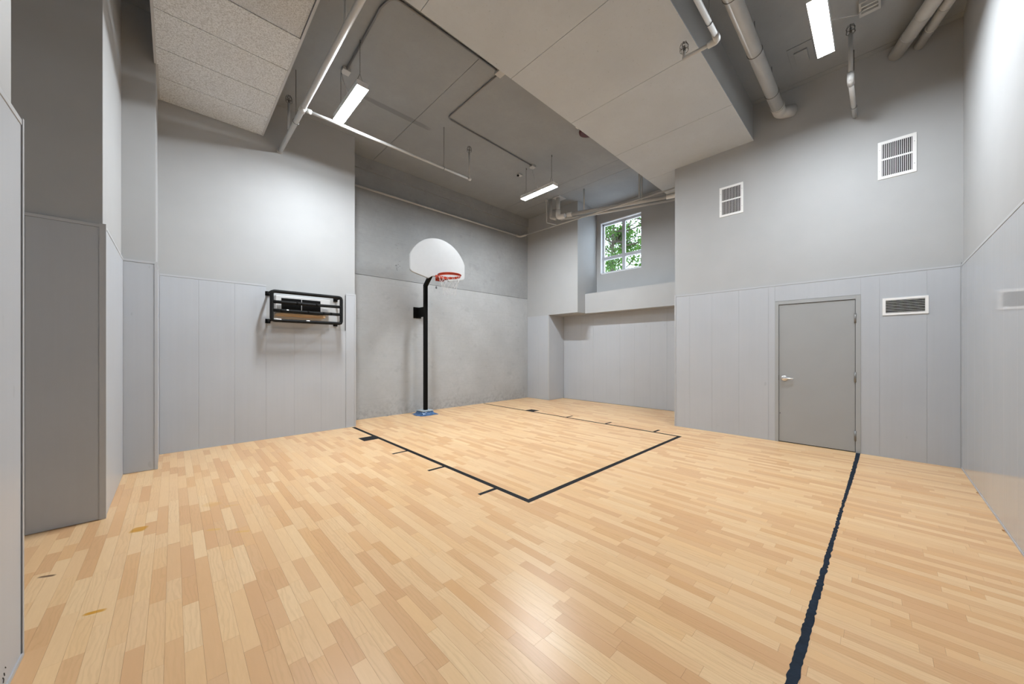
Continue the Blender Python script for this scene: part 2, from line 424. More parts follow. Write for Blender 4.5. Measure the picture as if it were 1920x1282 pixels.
# window-side walls below
run(w_win, 'x', XU, -1, [6.64, 7.03, 7.477], 0, 2.47)
run(w_win, 'y', 6.626, -1, [XU + .01, 8.22, 8.548], 0, 2.46, cap=False)
corner(w_win, XU - .001, 6.624, 2.46, -1, -1, .02)
run(w_rec, 'x', 8.55, -1, [2.70 + .4115 * k for k in range(10)][:9] + [6.62], 0, 2.46, cap=False)
# door wall
run(w_door, 'x', XD, -1, [DY1, 1.223, 1.634, 2.045, 2.42, 2.684], 0, HD)
run(w_door, 'x', XD, -1, [DY0, DY1], DH, HD)
run(w_door, 'x', XD, -1, [-.69, -.425, -.009, DY0], 0, HD)
corner(w_door, XD - .002, 2.689, HD + .01, -1, 1, .02)
# right wall (glossy)
c = [6.868 - P * k for k in range(19)][::-1]; c[0] = -.5
run(w_right, 'y', YR, 1, c, 0, HD, 'panel_gloss')
obj('corner_trim', B(6.862, 6.879, YR, YR + .006, .004, HD), 'trim', w_right)
obj('dark_gap', B(6.874, 6.880, YR - .001, YR + .002, .004, HD + .02), 'dark', w_right)
# thin skirting beads
for nm, a in (('baseboard_right', (-.5, 6.87, YR, YR + .004, .001, .018)), ('baseboard_near', (-.507, -.502, -.69, 2.75, .001, .022)),
              ('baseboard_left', (-.13, 2.48, BR - .006, BR, .001, .012)), ('baseboard_door', (XD - .004, XD, 1.14, 2.68, .001, .012)),
              ('baseboard_door_right', (XD - .004, XD, -.69, .17, .001, .012))):
    obj(nm, B(*a), 'trim', kind='structure')
# tie-hole scabs on the concrete
for (px_, z, w, h) in ((3.62, 3.78, .045, .06), (3.60, 3.40, .10, .07), (3.61, 3.28, .05, .06), (4.62, 2.98, .02, .02)):
    bm = bmesh.new()
    for k in range(7):
        a = px_ + random.uniform(-w, w); b = z + random.uniform(-h, h); s = random.uniform(.006, .018)
        prism(bm, [(a + s * math.cos(q) * random.uniform(.6, 1.3), b + s * math.sin(q) * random.uniform(.6, 1.3)) for q in [i * PI / 4 for i in range(8)]], BB - .007, 'y', .006)
    obj('patch_marks', bm, 'dsteel', w_back)

# ---- suspended tile ceiling, upper left
ZD = 4.883
dc = obj('ceiling_suspended', Bs((1.02, 1.044, -.3, BR + .01, ZD - .004, ZD + .028), (-.166, -.142, -.3, 6.03, ZD - .004, ZD + .028), (-.152, -.13, 6.03, BR + .01, ZD - .004, ZD + .028)), 'trim', kind='structure')
ys = [BR + .01, 6.282, 5.689, 5.055, 4.448, 3.84, 3.23, 2.62, 2.0, 1.4, .8, .2, -.3]
for i, (b, a) in enumerate(zip(ys, ys[1:])):
    xl = -.138 if i < 1 else -.146
    if i == 4:   # waterlogged tile, sagging out of the grid
        bm = bmesh.new(); nx, ny = 36, 22; top = []
        for iy in range(ny + 1):
            rw = []
            for ix in range(nx + 1):
                u, v = ix / nx, iy / ny
                sag = .10 * max(0, math.sin(PI * min(1, max(0, (u - .22) / .76)))) ** .45 * max(0, math.sin(PI * min(1, max(0, v / .93)))) ** .45
                rw.append(bm.verts.new((xl + .01 + (1.02 - xl - .02) * u, a + .01 + (b - a - .02) * v, ZD - sag)))
            top.append(rw)
        for iy in range(ny):
            for ix in range(nx):
                bm.faces.new((top[iy][ix], top[iy][ix + 1], top[iy + 1][ix + 1], top[iy + 1][ix])).smooth = True
        r = bmesh.ops.extrude_face_region(bm, geom=bm.faces[:])
        bmesh.ops.translate(bm, vec=(0, 0, .015), verts=[v for v in r['geom'] if isinstance(v, bmesh.types.BMVert)])
        obj('ceiling_tile', bm, 'tile_wet_shaded', dc, label='sagging water-damaged tile')
    else:
        obj('ceiling_tile', B(xl, 1.022, a + .004, b - .004, ZD, ZD + .015, bev=.002), 'tile', dc)

# ---- door
door = obj('door_1', B(6.890, 6.93, .2275, 1.0885, .012, 2.147, bev=.002), 'door', kind='structure')
obj('door_frame', Bs((XD - .004, 7.0, DY0, .2225, 0, DH), (XD - .004, 7.0, 1.0925, DY1, 0, DH), (XD - .004, 7.0, .2225, 1.0925, 2.153, DH), (6.958, 7.0, .2, 1.11, 0, 2.17), bev=.0015), 'frame', door)
obj('door_gap', Bs((6.896, 6.957, .2225, .2275, 0, 2.153), (6.896, 6.957, .2275, 1.0885, .001, .012), (6.896, 6.957, .2275, 1.0885, 2.147, 2.153), (6.896, 6.957, 1.0885, 1.0925, 0, 2.153)), 'dark', door)
for z in (1.885, 1.057, .235):
    obj('hinge', T([(6.884, .225, z - .07), (6.884, .225, z + .07)], .013, n=12), 'dsteel', door)
obj('latch_strike', B(6.884, 6.914, 1.0875, 1.0975, .965, 1.045), 'dark', door)
bm = bmesh.new(); tube(bm, [(6.890, 1.02, 1.0), (6.880, 1.02, 1.0), (6.872, 1.02, 1.0)], [.042, .042, .030], n=24)
tube(bm, [(6.875, 1.02, 1.0), (6.830, 1.02, 1.0)], .014, n=16)
tube(bm, [(6.833, 1.032, 1.0), (6.828, 1.02, 1.0), (6.831, .96, 1.0), (6.837, .915, .998), (6.845, .900, .997)], [.012, .014, .011, .010, .009], n=12)
obj('lever_handle', bm, 'steel', door, smooth=True)
bm = bmesh.new(); tube(bm, [(6.889, 1.075, .45), (6.886, 1.075, .45)], .006, n=10); obj('peg', bm, 'dark', door)

# ---- window
XF = 8.86
win = obj('window_1', Bs((XF, XF + .06, WY0, WY0 + .035, WZ0, WZ1), (XF, XF + .06, WY1 - .05, WY1, WZ0, WZ1), (XF, XF + .06, WY0, WY1, WZ0, WZ0 + .035), (XF, XF + .06, WY0, WY1, WZ1 - .06, WZ1), bev=.002), 'winframe', kind='structure')
MY = 4.825; MZ = 4.05
obj('mullion', Bs((XF - .005, XF + .05, MY - .04, MY + .04, WZ0 + .03, WZ1 - .05), bev=.003), 'winframe', win)
obj('transom', Bs((XF - .003, XF + .048, WY0 + .03, WY1 - .04, MZ - .038, MZ + .038), bev=.003), 'winframe', win)
for (a, b) in ((WY0 + .03, MY - .035), (MY + .035, WY1 - .045)):
    for (z0, z1) in ((WZ0 + .03, MZ - .034), (MZ + .034, WZ1 - .055)):
        obj('glazing_bead', Bs((XF + .012, XF + .045, a, a + .014, z0, z1), (XF + .012, XF + .045, b - .014, b, z0, z1), (XF + .012, XF + .045, a, b, z0, z0 + .014), (XF + .012, XF + .045, a, b, z1 - .014, z1)), 'winwhite', win)
        obj('pane', B(XF + .03, XF + .036, a + .004, b - .004, z0 + .004, z1 - .004), 'glass', win)
obj('window_reveal', Bs((WX - .004, XF, WY1 - .006, WY1 + .022, WZ0 - .02, WZ1 + .02), (WX - .004, XF, WY0 - .004, WY1 + .02, WZ1 - .004, WZ1 + .02), (WX - .004, XF, WY0 - .004, WY1 + .02, WZ0 - .02, WZ0 + .004)), 'winwhite', win)

# ================================================================ COURT MARKINGS
def tape(a, label, cat='tape', group=None, nm='floor_tape'):
    return tag(obj(nm, B(*a, .0003, .0011), 'tape'), label, cat, group)
tape((2.402, 2.458, 2.33, 6.80), 'long black tape line on the wood floor running to the heater wall corner', 'tape')
tape((6.062, 6.112, 2.33, 7.44), 'long black tape line nearest the recess, running to the concrete wall', 'tape')
tape((2.402, 6.112, 2.272, 2.330), 'black free-throw tape line joining the two long tape lines', 'tape')
for y, l in ((4.66, 'farthest from the camera'), (3.71, 'middle of the three'), (2.745, 'nearest the free-throw line')):
    tape((2.185, 2.402, y - .022, y + .022), 'short black lane tick left of the left tape line, ' + l, 'tape', nm='lane_tick')
    tape((6.112, 6.325, y - .022, y + .022), 'short black lane tick beside the recess-side tape line, ' + l, 'tape', nm='lane_tick')
tape((2.175, 2.402, 5.63, 5.885), 'solid black lane block tape beside the left tape line by the heater wall', 'tape', nm='lane_block')
tape((6.112, 6.325, 5.63, 5.885), 'solid black lane block tape beside the recess-side tape line', 'tape', nm='lane_block')
# ragged navy line from the door jamb towards the camera
bm = bmesh.new(); top = []; n = 230
cen = [(6.878, .197), (6.5, .198), (5.63, .209), (4.48, .228), (3.6, .240), (3.0, .246), (2.6, .252), (1.9, .258), (1.2, .262)]
def cy_at(x):
    for (a, ya_), (b, yb_) in zip(cen, cen[1:]):
        if b <= x <= a: return ya_ + (yb_ - ya_) * (a - x) / (a - b)
    return .26
wid = [(6.88, .044), (6.4, .040), (5.6, .036), (5.0, .029), (4.48, .021), (3.6, .024), (3.2, .027), (2.9, .030), (2.6, .036), (2.2, .036), (1.9, .042), (1.2, .042)]
def half_at(x):
    for (a, wa), (b, wb) in zip(wid, wid[1:]):
        if b <= x <= a: return (wa + (wb - wa) * (a - x) / (a - b)) / 2
    return .02
rng = random.Random(3)
for i in range(n + 1):
    x = 6.878 - (6.878 - 1.2) * i / n
    hw = half_at(x)
    rg = .0042 if x < 6.5 else .0008
    a = cy_at(x) - hw + rng.uniform(-rg, rg); b = cy_at(x) + hw + rng.uniform(-rg, rg)
    top.append((bm.verts.new((x, a, .0011)), bm.verts.new((x, b, .0011)), bm.verts.new((x, a, .0002)), bm.verts.new((x, b, .0002))))
for p, q in zip(top, top[1:]):
    bm.faces.new((p[0], p[1], q[1], q[0])); bm.faces.new((p[0], q[0], q[2], p[2])); bm.faces.new((p[1], p[3], q[3], q[1]))
tag(obj('floor_tape', bm, 'tape_navy'), 'ragged-edged navy tape line on floor from the door jamb towards the camera', 'tape')

# ================================================================ BASKETBALL HOOP
PX = 4.112
hoop = thing('basketball_hoop', (PX, 7.1, 0), 'basketball hoop on black pole with white fan-shaped backboard against concrete wall', 'basketball hoop')
s = .037
arm = [(7.1, .098), (7.1, 2.90), (6.86, 3.12), (6.56, 3.20)]
bm = bmesh.new()
offs = []
for i, (y, z) in enumerate(arm):
    p = Vector((y, z)); d0 = (p - Vector(arm[i - 1])).normalized() if i else None; d1 = (Vector(arm[i + 1]) - p).normalized() if i < 3 else None
    d = ((d0 or d1) + (d1 or d0)).normalized(); nrm = Vector((-d.y, d.x)); k = 1 / max(.5, nrm.dot(Vector((-(d0 or d1).y, (d0 or d1).x))))
    a, b = p + nrm * s * k, p - nrm * s * k
    offs.append([bm.verts.new((PX - s, a.x, a.y)), bm.verts.new((PX + s, a.x, a.y)), bm.verts.new((PX + s, b.x, b.y)), bm.verts.new((PX - s, b.x, b.y))])
for a, b in zip(offs, offs[1:]):
    for k in range(4): bm.faces.new((a[k], a[(k + 1) % 4], b[(k + 1) % 4], b[k]))
bm.faces.new(offs[0]); bm.faces.new(offs[-1])
obj('pole', bm, 'black', hoop)
obj('wall_bracket', Bs((PX - .012, PX + .012, 7.13, BB - .006, 2.205, 2.43), (PX - .10, PX + .10, BB - .016, BB - .005, 2.19, 2.445), bev=.002), 'black', hoop)
obj('base_plate', B(PX - .15, PX + .13, 6.96, 7.26, .080, .098, bev=.004), 'plate', hoop)
# backboard outline
BY = 6.5; cx = 4.09
def fan_pts():
    low = [(-.675, 3.10), (-.668, 3.065), (-.64, 3.035), (-.60, 3.017), (-.27, 2.945), (-.245, 2.948), (-.17, 3.0), (.17, 3.0), (.245, 2.948), (.27, 2.945), (.60, 3.017), (.64, 3.035), (.668, 3.065), (.675, 3.10)]
    R = .727; zc = 3.817 - R; a0 = math.acos(.675 / R)
    arc = [(R * math.cos(a0 + (PI - 2 * a0) * k / 32), zc + R * math.sin(a0 + (PI - 2 * a0) * k / 32)) for k in range(33)]
    return [(cx + a, b) for a, b in low + arc]
bm = prism(bmesh.new(), fan_pts(), BY, 'y', .03)
bmesh.ops.recalc_face_normals(bm, faces=bm.faces[:])
bmesh.ops.bevel(bm, geom=[e for e in bm.edges if abs(e.verts[0].co.y - e.verts[1].co.y) < 1e-5 and e.verts[0].co.y < BY + .01], offset=.008, segments=2, affect='EDGES')
bb = obj('backboard', bm, 'board', hoop)
obj('board_bracket', Bs((cx - .12, cx + .12, 6.53, 6.56, 3.02, 3.38), bev=.003), 'black', hoop)
RZ = 2.985; RY = 6.105
ring = []
for k in range(49):
    a = 2 * PI * k / 48; ring.append((cx + .233 * math.cos(a), RY + .233 * math.sin(a), RZ))
bm = T(ring, .0095, n=10, cap=False)
prism(bm, [(cx + math.cos(a) * r, RY + math.sin(a) * r) for r, rg in ((.236, [PI * .12 + PI * .76 * k / 16 for k in range(17)]),) for a in rg] + [(cx - .10, BY - .005), (cx + .10, BY - .005)][::1], RZ - .035, 'z', .006)
# deep flange below the ring
for k in range(48):
    a, b = 2 * PI * k / 48, 2 * PI * (k + 1) / 48
    vs = [bm.verts.new((cx + .226 * math.cos(q), RY + .226 * math.sin(q), z)) for q, z in ((a, RZ - .004), (b, RZ - .004), (b, RZ - .042), (a, RZ - .042))]
    bm.faces.new(vs)
box(bm, cx - .09, cx + .09, BY - .018, BY - .002, RZ - .075, RZ + .05)
for sx in (-1, 1): tube(bm, [(cx + sx * .07, BY - .01, RZ - .06), (cx + sx * .10, RY + .19, RZ - .03)], .01, n=8)
obj('rim', bm, 'rim', hoop)
# net
bm = bmesh.new(); NL = 12; rows = [(RZ - .03, .222), (RZ - .10, .205), (RZ - .17, .178), (RZ - .25, .150), (RZ - .33, .132), (RZ - .42, .142)]
rng = random.Random(5)
def npt(i, j):
    z, r = rows[i]; a = 2 * PI * (j + (.5 if i % 2 else 0)) / NL
    return Vector((cx + r * math.cos(a), RY + r * math.sin(a), z))
for i in range(5):
    for j in range(NL):
        for dj in ((0, -1) if i % 2 == 0 else (0, 1)):
            p, q = npt(i, j), npt(i + 1, j + dj); m_ = (p + q) / 2 + Vector((rng.uniform(-.006, .006), rng.uniform(-.006, .006), -.004))
            tube(bm, [p, m_, q], .0024, n=5, cap=False)
for j in range(NL): tube(bm, [npt(0, j) + Vector((0, 0, .045)), npt(0, j)], .004, n=5)
obj('net', bm, 'rope', hoop)
# crumpled blue plastic round the foot
bm = bmesh.new(); rng = random.Random(9); n = 36; rr = []
for lv, (sc, z) in enumerate(((.155, .074), (.165, .050), (.185, .024), (.245, .003))):
    ringv = []
    for k in range(n):
        a = 2 * PI * k / n; sq = 1 / max(abs(math.cos(a)), abs(math.sin(a))) ** .8
        r = sc * sq * (1 + (rng.uniform(-.10, .13) if lv == 3 else rng.uniform(-.03, .03)))
        yy = 7.11 + r * math.sin(a); yy = min(yy, BB - .03)
        ringv.append(bm.verts.new((PX - .01 + r * math.cos(a) * .95, yy, max(.001, z + rng.uniform(-.003, .004)))))
    rr.append(ringv)
bm.faces.new(rr[0])
for a, b in zip(rr, rr[1:]):
    for k in range(n): bm.faces.new((a[k], a[(k + 1) % n], b[(k + 1) % n], b[k]))
tag(obj('plastic_sheet', bm, 'blue'), 'crumpled blue plastic sheet wrapped round the foot of the hoop pole', 'plastic sheet')

# ================================================================ HEATER, ITS SHELF AND GUARD
ht = thing('wall_heater', (1.6, BR + .014, 2.18), 'white wall heater unit with black louvred grille behind the padded guard', 'heater')
hx0, hx1, hz0, hz1, hy = 1.19, 2.0, 2.055, 2.325, 6.72
cas = obj('casing', Bs((hx0, hx1, hy, 6.874, hz0, hz1), bev=.006), 'white', ht)
gr = obj('grille_recess', Bs((1.265, 1.845, hy - .002, hy + .01, 2.098, 2.288)), 'dark', ht)
for k in range(9):
    z = 2.108 + k * .021
    obj('louver', B(1.27, 1.84, hy - .010, hy + .004, z, z + .007), 'foam', gr)
obj('grille_bar', B(1.55, 1.558, hy - .012, hy, 2.098, 2.288), 'white', gr)
obj('control_panel', B(1.875, 1.96, hy - .004, hy, 2.09, 2.16), 'trim', cas)
obj('vent_slots', Bs(*[(1.205 + k * .012, 1.210 + k * .012, hy - .003, hy, 2.10, 2.17) for k in range(5)]), 'dsteel', cas)
bm = prism(bmesh.new(), [(1.205, 6.874), (1.93, 6.874), (1.93, 6.74), (1.87, 6.66), (1.235, 6.66), (1.205, 6.70)], 2.0, 'z', .035)
tag(obj('wooden_board', bm, 'wood'), 'bare pine board mounted under the white wall heater', 'board')
gd = thing('heater_guard', (1.615, BR + .014, 2.13), 'black foam-padded tube guard cage mounted in front of the wall heater', 'guard')
gx0, gx1, gy = 1.105, 2.13, 6.545
zt, zb = 2.360, 1.905
R_ = .027
bars = {}
of = obj('outer_frame', T(fillet([(gx0 + .3, gy, zt), (gx0, gy, zt), (gx0, gy, zb), (gx1, gy, zb), (gx1, gy, zt), (gx0 + .3, gy, zt)], .05), R_, n=14, cap=False), 'foam', gd, smooth=True)
for z in (2.195, 2.062):
    bars[z] = obj('padded_bar', T([(gx0, gy, z), (gx0 + .2, gy, z + .002), (gx0 + .6, gy, z - .003), (gx1, gy, z)], .025, n=14), 'foam', gd, smooth=True)
for x in (gx0, gx1):
    for z in (zt - .004, zb + .004):
        obj('standoff', T([(x, gy, z), (x, 6.862, z)], .017, n=10), 'black', gd)
        obj('wall_plate', B(x - .035, x + .035, 6.846, 6.872, z - .035, z + .035, bev=.003), 'black', gd)
rng = random.Random(2)
for (a, z) in ((1.35, zt), (1.75, zt), (1.44, 2.195), (1.72, 2.195), (1.60, 2.062), (1.83, 2.062), (1.95, 2.062), (1.22, 2.062)):
    obj('tape_wrap', T([(a, gy, z), (a + .03, gy, z)], .0262, n=14), 'black', bars.get(z, of))
for (a, z, l) in ((1.13, zb + .006, .10), (1.58, zb + .004, .05), (1.30, 2.062, .03)):
    obj('tear', T([(a, gy - .008, z + .010), (a + l, gy - .008, z + .008)], .0165, n=10), 'white', bars.get(z, of))

# ================================================================ VENTS
def vent(name, y0, y1, z0, z1, fr, vert, n, label, mid=None):
    """grille on the door wall; y0 > y1"""
    zz = z0 < HD
    xf = (XD if zz else XD + .014)
    t = thing(name, (xf, (y0 + y1) / 2, (z0 + z1) / 2), label, 'vent')
    a, b = min(y0, y1), max(y0, y1)
    obj('vent_frame', Bs((xf - .010, xf, a, a + fr, z0, z1), (xf - .010, xf, b - fr, b, z0, z1), (xf - .010, xf, a + fr, b - fr, z0, z0 + fr), (xf - .010, xf, a + fr, b - fr, z1 - fr, z1), bev=.002), 'vent', t)
    obj('duct_opening', B(xf - .001, xf + .002, a + fr * .8, b - fr * .8, z0 + fr * .8, z1 - fr * .8), 'dark', t)
    if vert:
        for k in range(n):
            y = a + fr + (b - a - 2 * fr) * (k + .5) / n
            obj('slat', B(xf - .009, xf - .001, y - .0022, y + .0022, z0 + fr, z1 - fr), 'vent', t)
        obj('middle_bar', B(xf - .011, xf, a + fr, b - fr, mid - .010, mid + .010), 'vent', t)
        m_ = 26
        obj('rear_blades', Bs(*[(xf - .003, xf - .0005, a + fr, b - fr, z0 + fr + (z1 - z0 - 2 * fr) * (k + .5) / m_ - .0008, z0 + fr + (z1 - z0 - 2 * fr) * (k + .5) / m_ + .0012) for k in range(m_)]), 'dsteel', t)
    else:
        for k in range(n):
            z = z0 + fr + (z1 - z0 - 2 * fr) * (k + .5) / n
            obj('slat', B(xf - .009, xf - .001, a + fr, b - fr, z - .0017, z + .0017), 'vent', t)
    for yy, z in ((a + fr / 2, z0 + .11), (a + fr / 2, z1 - .11), (b - fr / 2, z0 + .11), (b - fr / 2, z1 - .11)):
        if vert and name == 'air_vent': obj('screw', T([(xf - .010, yy, z), (xf - .012, yy, z)], .004, n=8), 'dsteel', t)
    return t
vent('air_vent', 1.928, 1.572, 3.752, 4.265, .036, True, 13, 'smaller square white air vent high on door wall, left of the door', 4.02)
vent('air_vent', .007, -.341, 3.735, 4.24, .038, True, 16, 'larger-looking white air vent with vertical slats high above the door, at right', 3.995)
vent('air_vent', -.036, -.440, 1.899, 2.128, .030, False, 8, 'low wide white air vent with horizontal slats right of the door')

# ================================================================ CEILING LIGHTS
def lamp(x, y, along, label, hook, lens='lens'):
    L, Wd = .465, .075
    hx, hy = (Wd, L) if along == 'y' else (L, Wd)
    t = thing('ceiling_light', (x, y, 4.80), label, 'ceiling light', 'suspended strip lights')
    w = .004
    obj('housing', Bs((x - hx, x + hx, y - hy, y + hy, 4.83, 4.87), (x - hx, x - hx + w, y - hy, y + hy, 4.80, 4.835), (x + hx - w, x + hx, y - hy, y + hy, 4.80, 4.835),
        (x - hx + w, x + hx - w, y - hy, y - hy + w, 4.80, 4.835), (x - hx + w, x + hx - w, y + hy - w, y + hy, 4.80, 4.835)), 'foamwht', t)
    obj('lens', B(x - hx + w, x + hx - w, y - hy + w, y + hy - w, 4.802, 4.829), lens, t)
    for k in (-1, 1):
        ex, ey = (x, y + k * hy * .78) if along == 'y' else (x + k * hx * .78, y)
        bm = bmesh.new(); zz = 5.03
        for sgn in (-1, 1):
            ax, ay = (sgn * .06, 0) if along == 'y' else (0, sgn * .06)
            tube(bm, [(ex, ey, zz), (ex + ax, ey + ay, 4.87)], .0018, n=5)
        z = zz; f = 0
        while z < ZC - .02:
            d = .0035
            pts = [(ex + (d if f else 0) * s_, ey + (0 if f else d) * s_, z + q) for s_, q in ((1, 0), (1, .022), (-1, .022), (-1, 0), (1, 0))]
            tube(bm, pts, .0013, n=4, cap=False); z += .020; f = 1 - f
        obj('chain', bm, 'wire', t)
        obj('ceiling_hook', T([(ex, ey, ZC - .025), (ex + .012, ey, ZC - .03), (ex + .016, ey, ZC - .015), (ex, ey, ZC + .0)], .004, n=6), 'wire', t)
    if hook:
        m1, m2 = (Vector(hook) * .8 + Vector((x, y, 5.0)) * .2), (Vector(hook) * .4 + Vector((x, y, 4.9)) * .6)
        obj('power_cord', T([hook, m1 - Vector((0, 0, .08)), m2 - Vector((0, 0, .04)), (x, y, 4.87)], .004, n=6, fil=.1), 'white', t)
    return t
lamp(1.752, 5.04, 'y', 'suspended white strip light on chains nearest the tiled ceiling, lit', (1.72, 5.30, ZC - .03))
lamp(5.63, 5.04, 'y', 'suspended white strip light near the pipe stack and window, lit', (5.66, 5.26, ZC - .03))
lamp(4.905, .415, 'x', 'suspended white strip light above the door side of the room, lit', (5.84, .10, ZC - .03), 'lens_dim')

# ================================================================ PIPES
def head(parent, x, y, z, down=False):
    """sprinkler head with wire cage, standing on z"""
    k = -1 if down else 1
    bm = bmesh.new(); tube(bm, [(x, y, z - .02 * k), (x, y, z + .02 * k)], .014, n=10)
    tube(bm, [(x, y, z + .02 * k), (x, y, z + .045 * k)], .005, n=6); tube(bm, [(x, y, z + .045 * k), (x, y, z + .049 * k)], .016, n=12)
    sh = obj('sprinkler_head', bm, 'dsteel', parent)
    bm = bmesh.new(); R = .042
    for q in range(3):
        a = PI * q / 3
        pts = [(x + R * math.cos(a) * s_, y + R * math.sin(a) * s_, z + zz * k) for s_, zz in ((-1, .0), (-1, .05), (-.7, .085), (0, .098), (.7, .085), (1, .05), (1, .0))]
        tube(bm, pts, .0024, n=5)
    for zz in (.0, .05):
        tube(bm, [(x + R * math.cos(a), y + R * math.sin(a), z + zz * k) for a in [2 * PI * i / 16 for i in range(17)]], .0024, n=5, cap=False)
    obj('head_guard', bm, 'wire', sh)
def fit(parent, p, r, l, ax, m='paint_dark'):
    d = Vector({'x': (1, 0, 0), 'y': (0, 1, 0), 'z': (0, 0, 1)}[ax]) * l / 2; p = Vector(p)
    obj('coupling', T([p - d, p + d], r, n=16), m, parent)
def rod(parent, x, y, z0, z1=ZC, r=.005, ring=None, ax='x'):
    obj('hanger_rod', T([(x, y, z0), (x, y, z1)], r, n=8), 'dsteel', parent)
    if ring:
        rr_, t_ = ring; pts = []
        for i in range(17):
            a = 2 * PI * i / 16
            pts.append((x, y + rr_ * math.cos(a), z0 - rr_ + rr_ * math.sin(a)) if ax == 'x' else (x + rr_ * math.cos(a), y, z0 - rr_ + rr_ * math.sin(a)))
        obj('clamp', T(pts, t_, n=6, cap=False), 'dsteel', parent)
G = 'paint_dark'
# main and branch, left
ZP = 4.729; X1 = 1.275
sp = thing('sprinkler_pipe', (X1, BR, ZP), 'grey sprinkler main running from the heater wall with a branch beneath the strip light', 'pipe')
obj('main_pipe', T([(X1, 6.868, ZP), (X1, -.6, ZP)], .034, n=18), G, sp)
obj('wall_flange', T([(X1, 6.872, ZP), (X1, 6.845, ZP)], .042, n=18), G, sp)
obj('branch_pipe', T([(X1, 5.45, ZP), (4.10, 5.45, ZP)], .021, n=14), G, sp)
fit(sp, (X1, 5.45, ZP), .042, .12, 'y'); fit(sp, (X1 + .075, 5.45, ZP), .030, .06, 'x'); fit(sp, (4.10, 5.45, ZP), .030, .06, 'x')
obj('riser', T([(4.10, 5.45, ZP - .02), (4.10, 5.45, 5.24)], .017, n=12), G, sp); head(sp, 4.10, 5.45, 5.26)
obj('riser', T([(X1 - .03, 6.10, ZP), (X1 - .03, 6.10, 5.12)], .017, n=12), G, sp); head(sp, X1 - .03, 6.10, 5.14)
rod(sp, 3.53, 5.45, ZP + .026, ring=(.026, .004)); rod(sp, X1, 5.82, ZP + .04, ring=(.04, .004), ax='y')
obj('hanger_rod', T([(X1, 3.80, ZP), (X1, 3.80, ZC)], .014, n=10), G, sp); rod(sp, X1, 1.6, ZP + .04, ring=(.04, .004), ax='y')
# wall pipe, back and window side
p2 = thing('sprinkler_pipe', (7.6, 7.4, 4.85), 'thin grey pipe along top of the concrete wall, ending in the far corner', 'pipe')
obj('wall_pipe', T([(2.482, 7.42, 4.82), (7.29, 7.42, 4.84)], .022, n=14), G, p2)
p3 = thing('sprinkler_pipe', (7.47, 5.0, 4.81), 'thin grey pipe from the far corner crossing beneath the drains above the window', 'pipe')
obj('elbow', T(fillet([(7.30, 7.42, 4.84), (7.46, 7.42, 4.84), (7.47, 7.28, 4.838), (7.47, 7.16, 4.836)], .08), .028, n=14), G, p3)
obj('wall_pipe', T([(7.47, 7.17, 4.837), (7.47, 2.695, 4.79)], .018, n=14), G, p3)
obj('drop_pipe', T([(7.455, 6.02, 4.83), (7.17, 6.13, 4.84), (7.17, 6.13, 5.30), (7.17, 6.13, ZC - .002)], .014, n=10, fil=.04), G, p3)
obj('drop_flange', T([(7.17, 6.13, ZC - .06), (7.17, 6.13, ZC)], .03, n=12), G, p3)
st = thing('drain_pipe', (7.32, 5.86, ZC), 'grey drain stack with white elbow feeding two large pipes over the window', 'pipe')
obj('stack_pipe', T([(7.32, 5.86, ZC), (7.32, 5.86, 5.08)], .052, n=20), G, st)
obj('elbow', T(fillet([(7.32, 5.86, 5.14), (7.32, 5.86, 4.95), (7.355, 5.66, 4.945)], .06), .062, n=20), 'pvc', st, label='unpainted white elbow')
obj('stack_pipe', T([(7.27, 6.07, ZC), (7.27, 6.07, 4.99), (7.32, 5.93, 4.93)], .040, n=16, fil=.05), G, st)
obj('stack_flange', Bs((7.22, 7.50, 5.74, 5.97, ZC - .015, ZC)), 'trim', st)
A0, A1 = Vector((7.36, 5.56, 4.945)), Vector((8.04, 2.695, 4.825))
obj('long_drain', T([A0, A1], .045, n=20), G, st)
obj('coupling', T([A0 - (A1 - A0) * .01, A0 + (A1 - A0) * .035], .056, n=20), 'pvc', st, label='white coupling')
obj('coupling', T([A0 + (A1 - A0) * .80, A0 + (A1 - A0) * .99], .053, n=20), 'pvc', st, label='white coupling')
obj('long_drain', T([(7.36, 5.80, 4.90), (7.56, 5.20, 4.875), (8.17, 2.695, 4.79)], .034, n=16), G, st)
obj('hanger_strut', T([(7.40, 5.10, 4.95), (7.40, 5.10, ZC)], .018, n=8), G, st)
obj('hanger_strut', Bs((7.60, 7.635, 3.74, 3.77, 4.90, ZC), (7.72, 7.745, 3.74, 3.77, 4.90, ZC), (7.60, 7.95, 3.74, 3.77, 4.885, 4.90)), G, st)
# large drain, right
XD0, YD0, ZD0 = 6.76, 1.055, 5.10
dp = thing('drain_pipe', (XD, YD0, ZD0), 'large grey drain pipe running along the ceiling and elbowing into the door wall', 'pipe')
obj('long_drain', T([(-.4, YD0, ZD0), (6.62, YD0, ZD0)], .078, n=24), G, dp)
obj('elbow', T(fillet([(6.55, YD0, ZD0), (6.76, YD0, ZD0), (6.87, .90, ZD0 + .02)], .12, 8), .084, n=24), G, dp, smooth=True)
for x in (4.15, 5.15, 6.15):
    rod(dp, x, YD0, ZD0 + .082, ring=(.082, .004))
obj('joint_ring', T([(6.53, YD0, ZD0), (6.56, YD0, ZD0)], .088, n=24), G, dp)
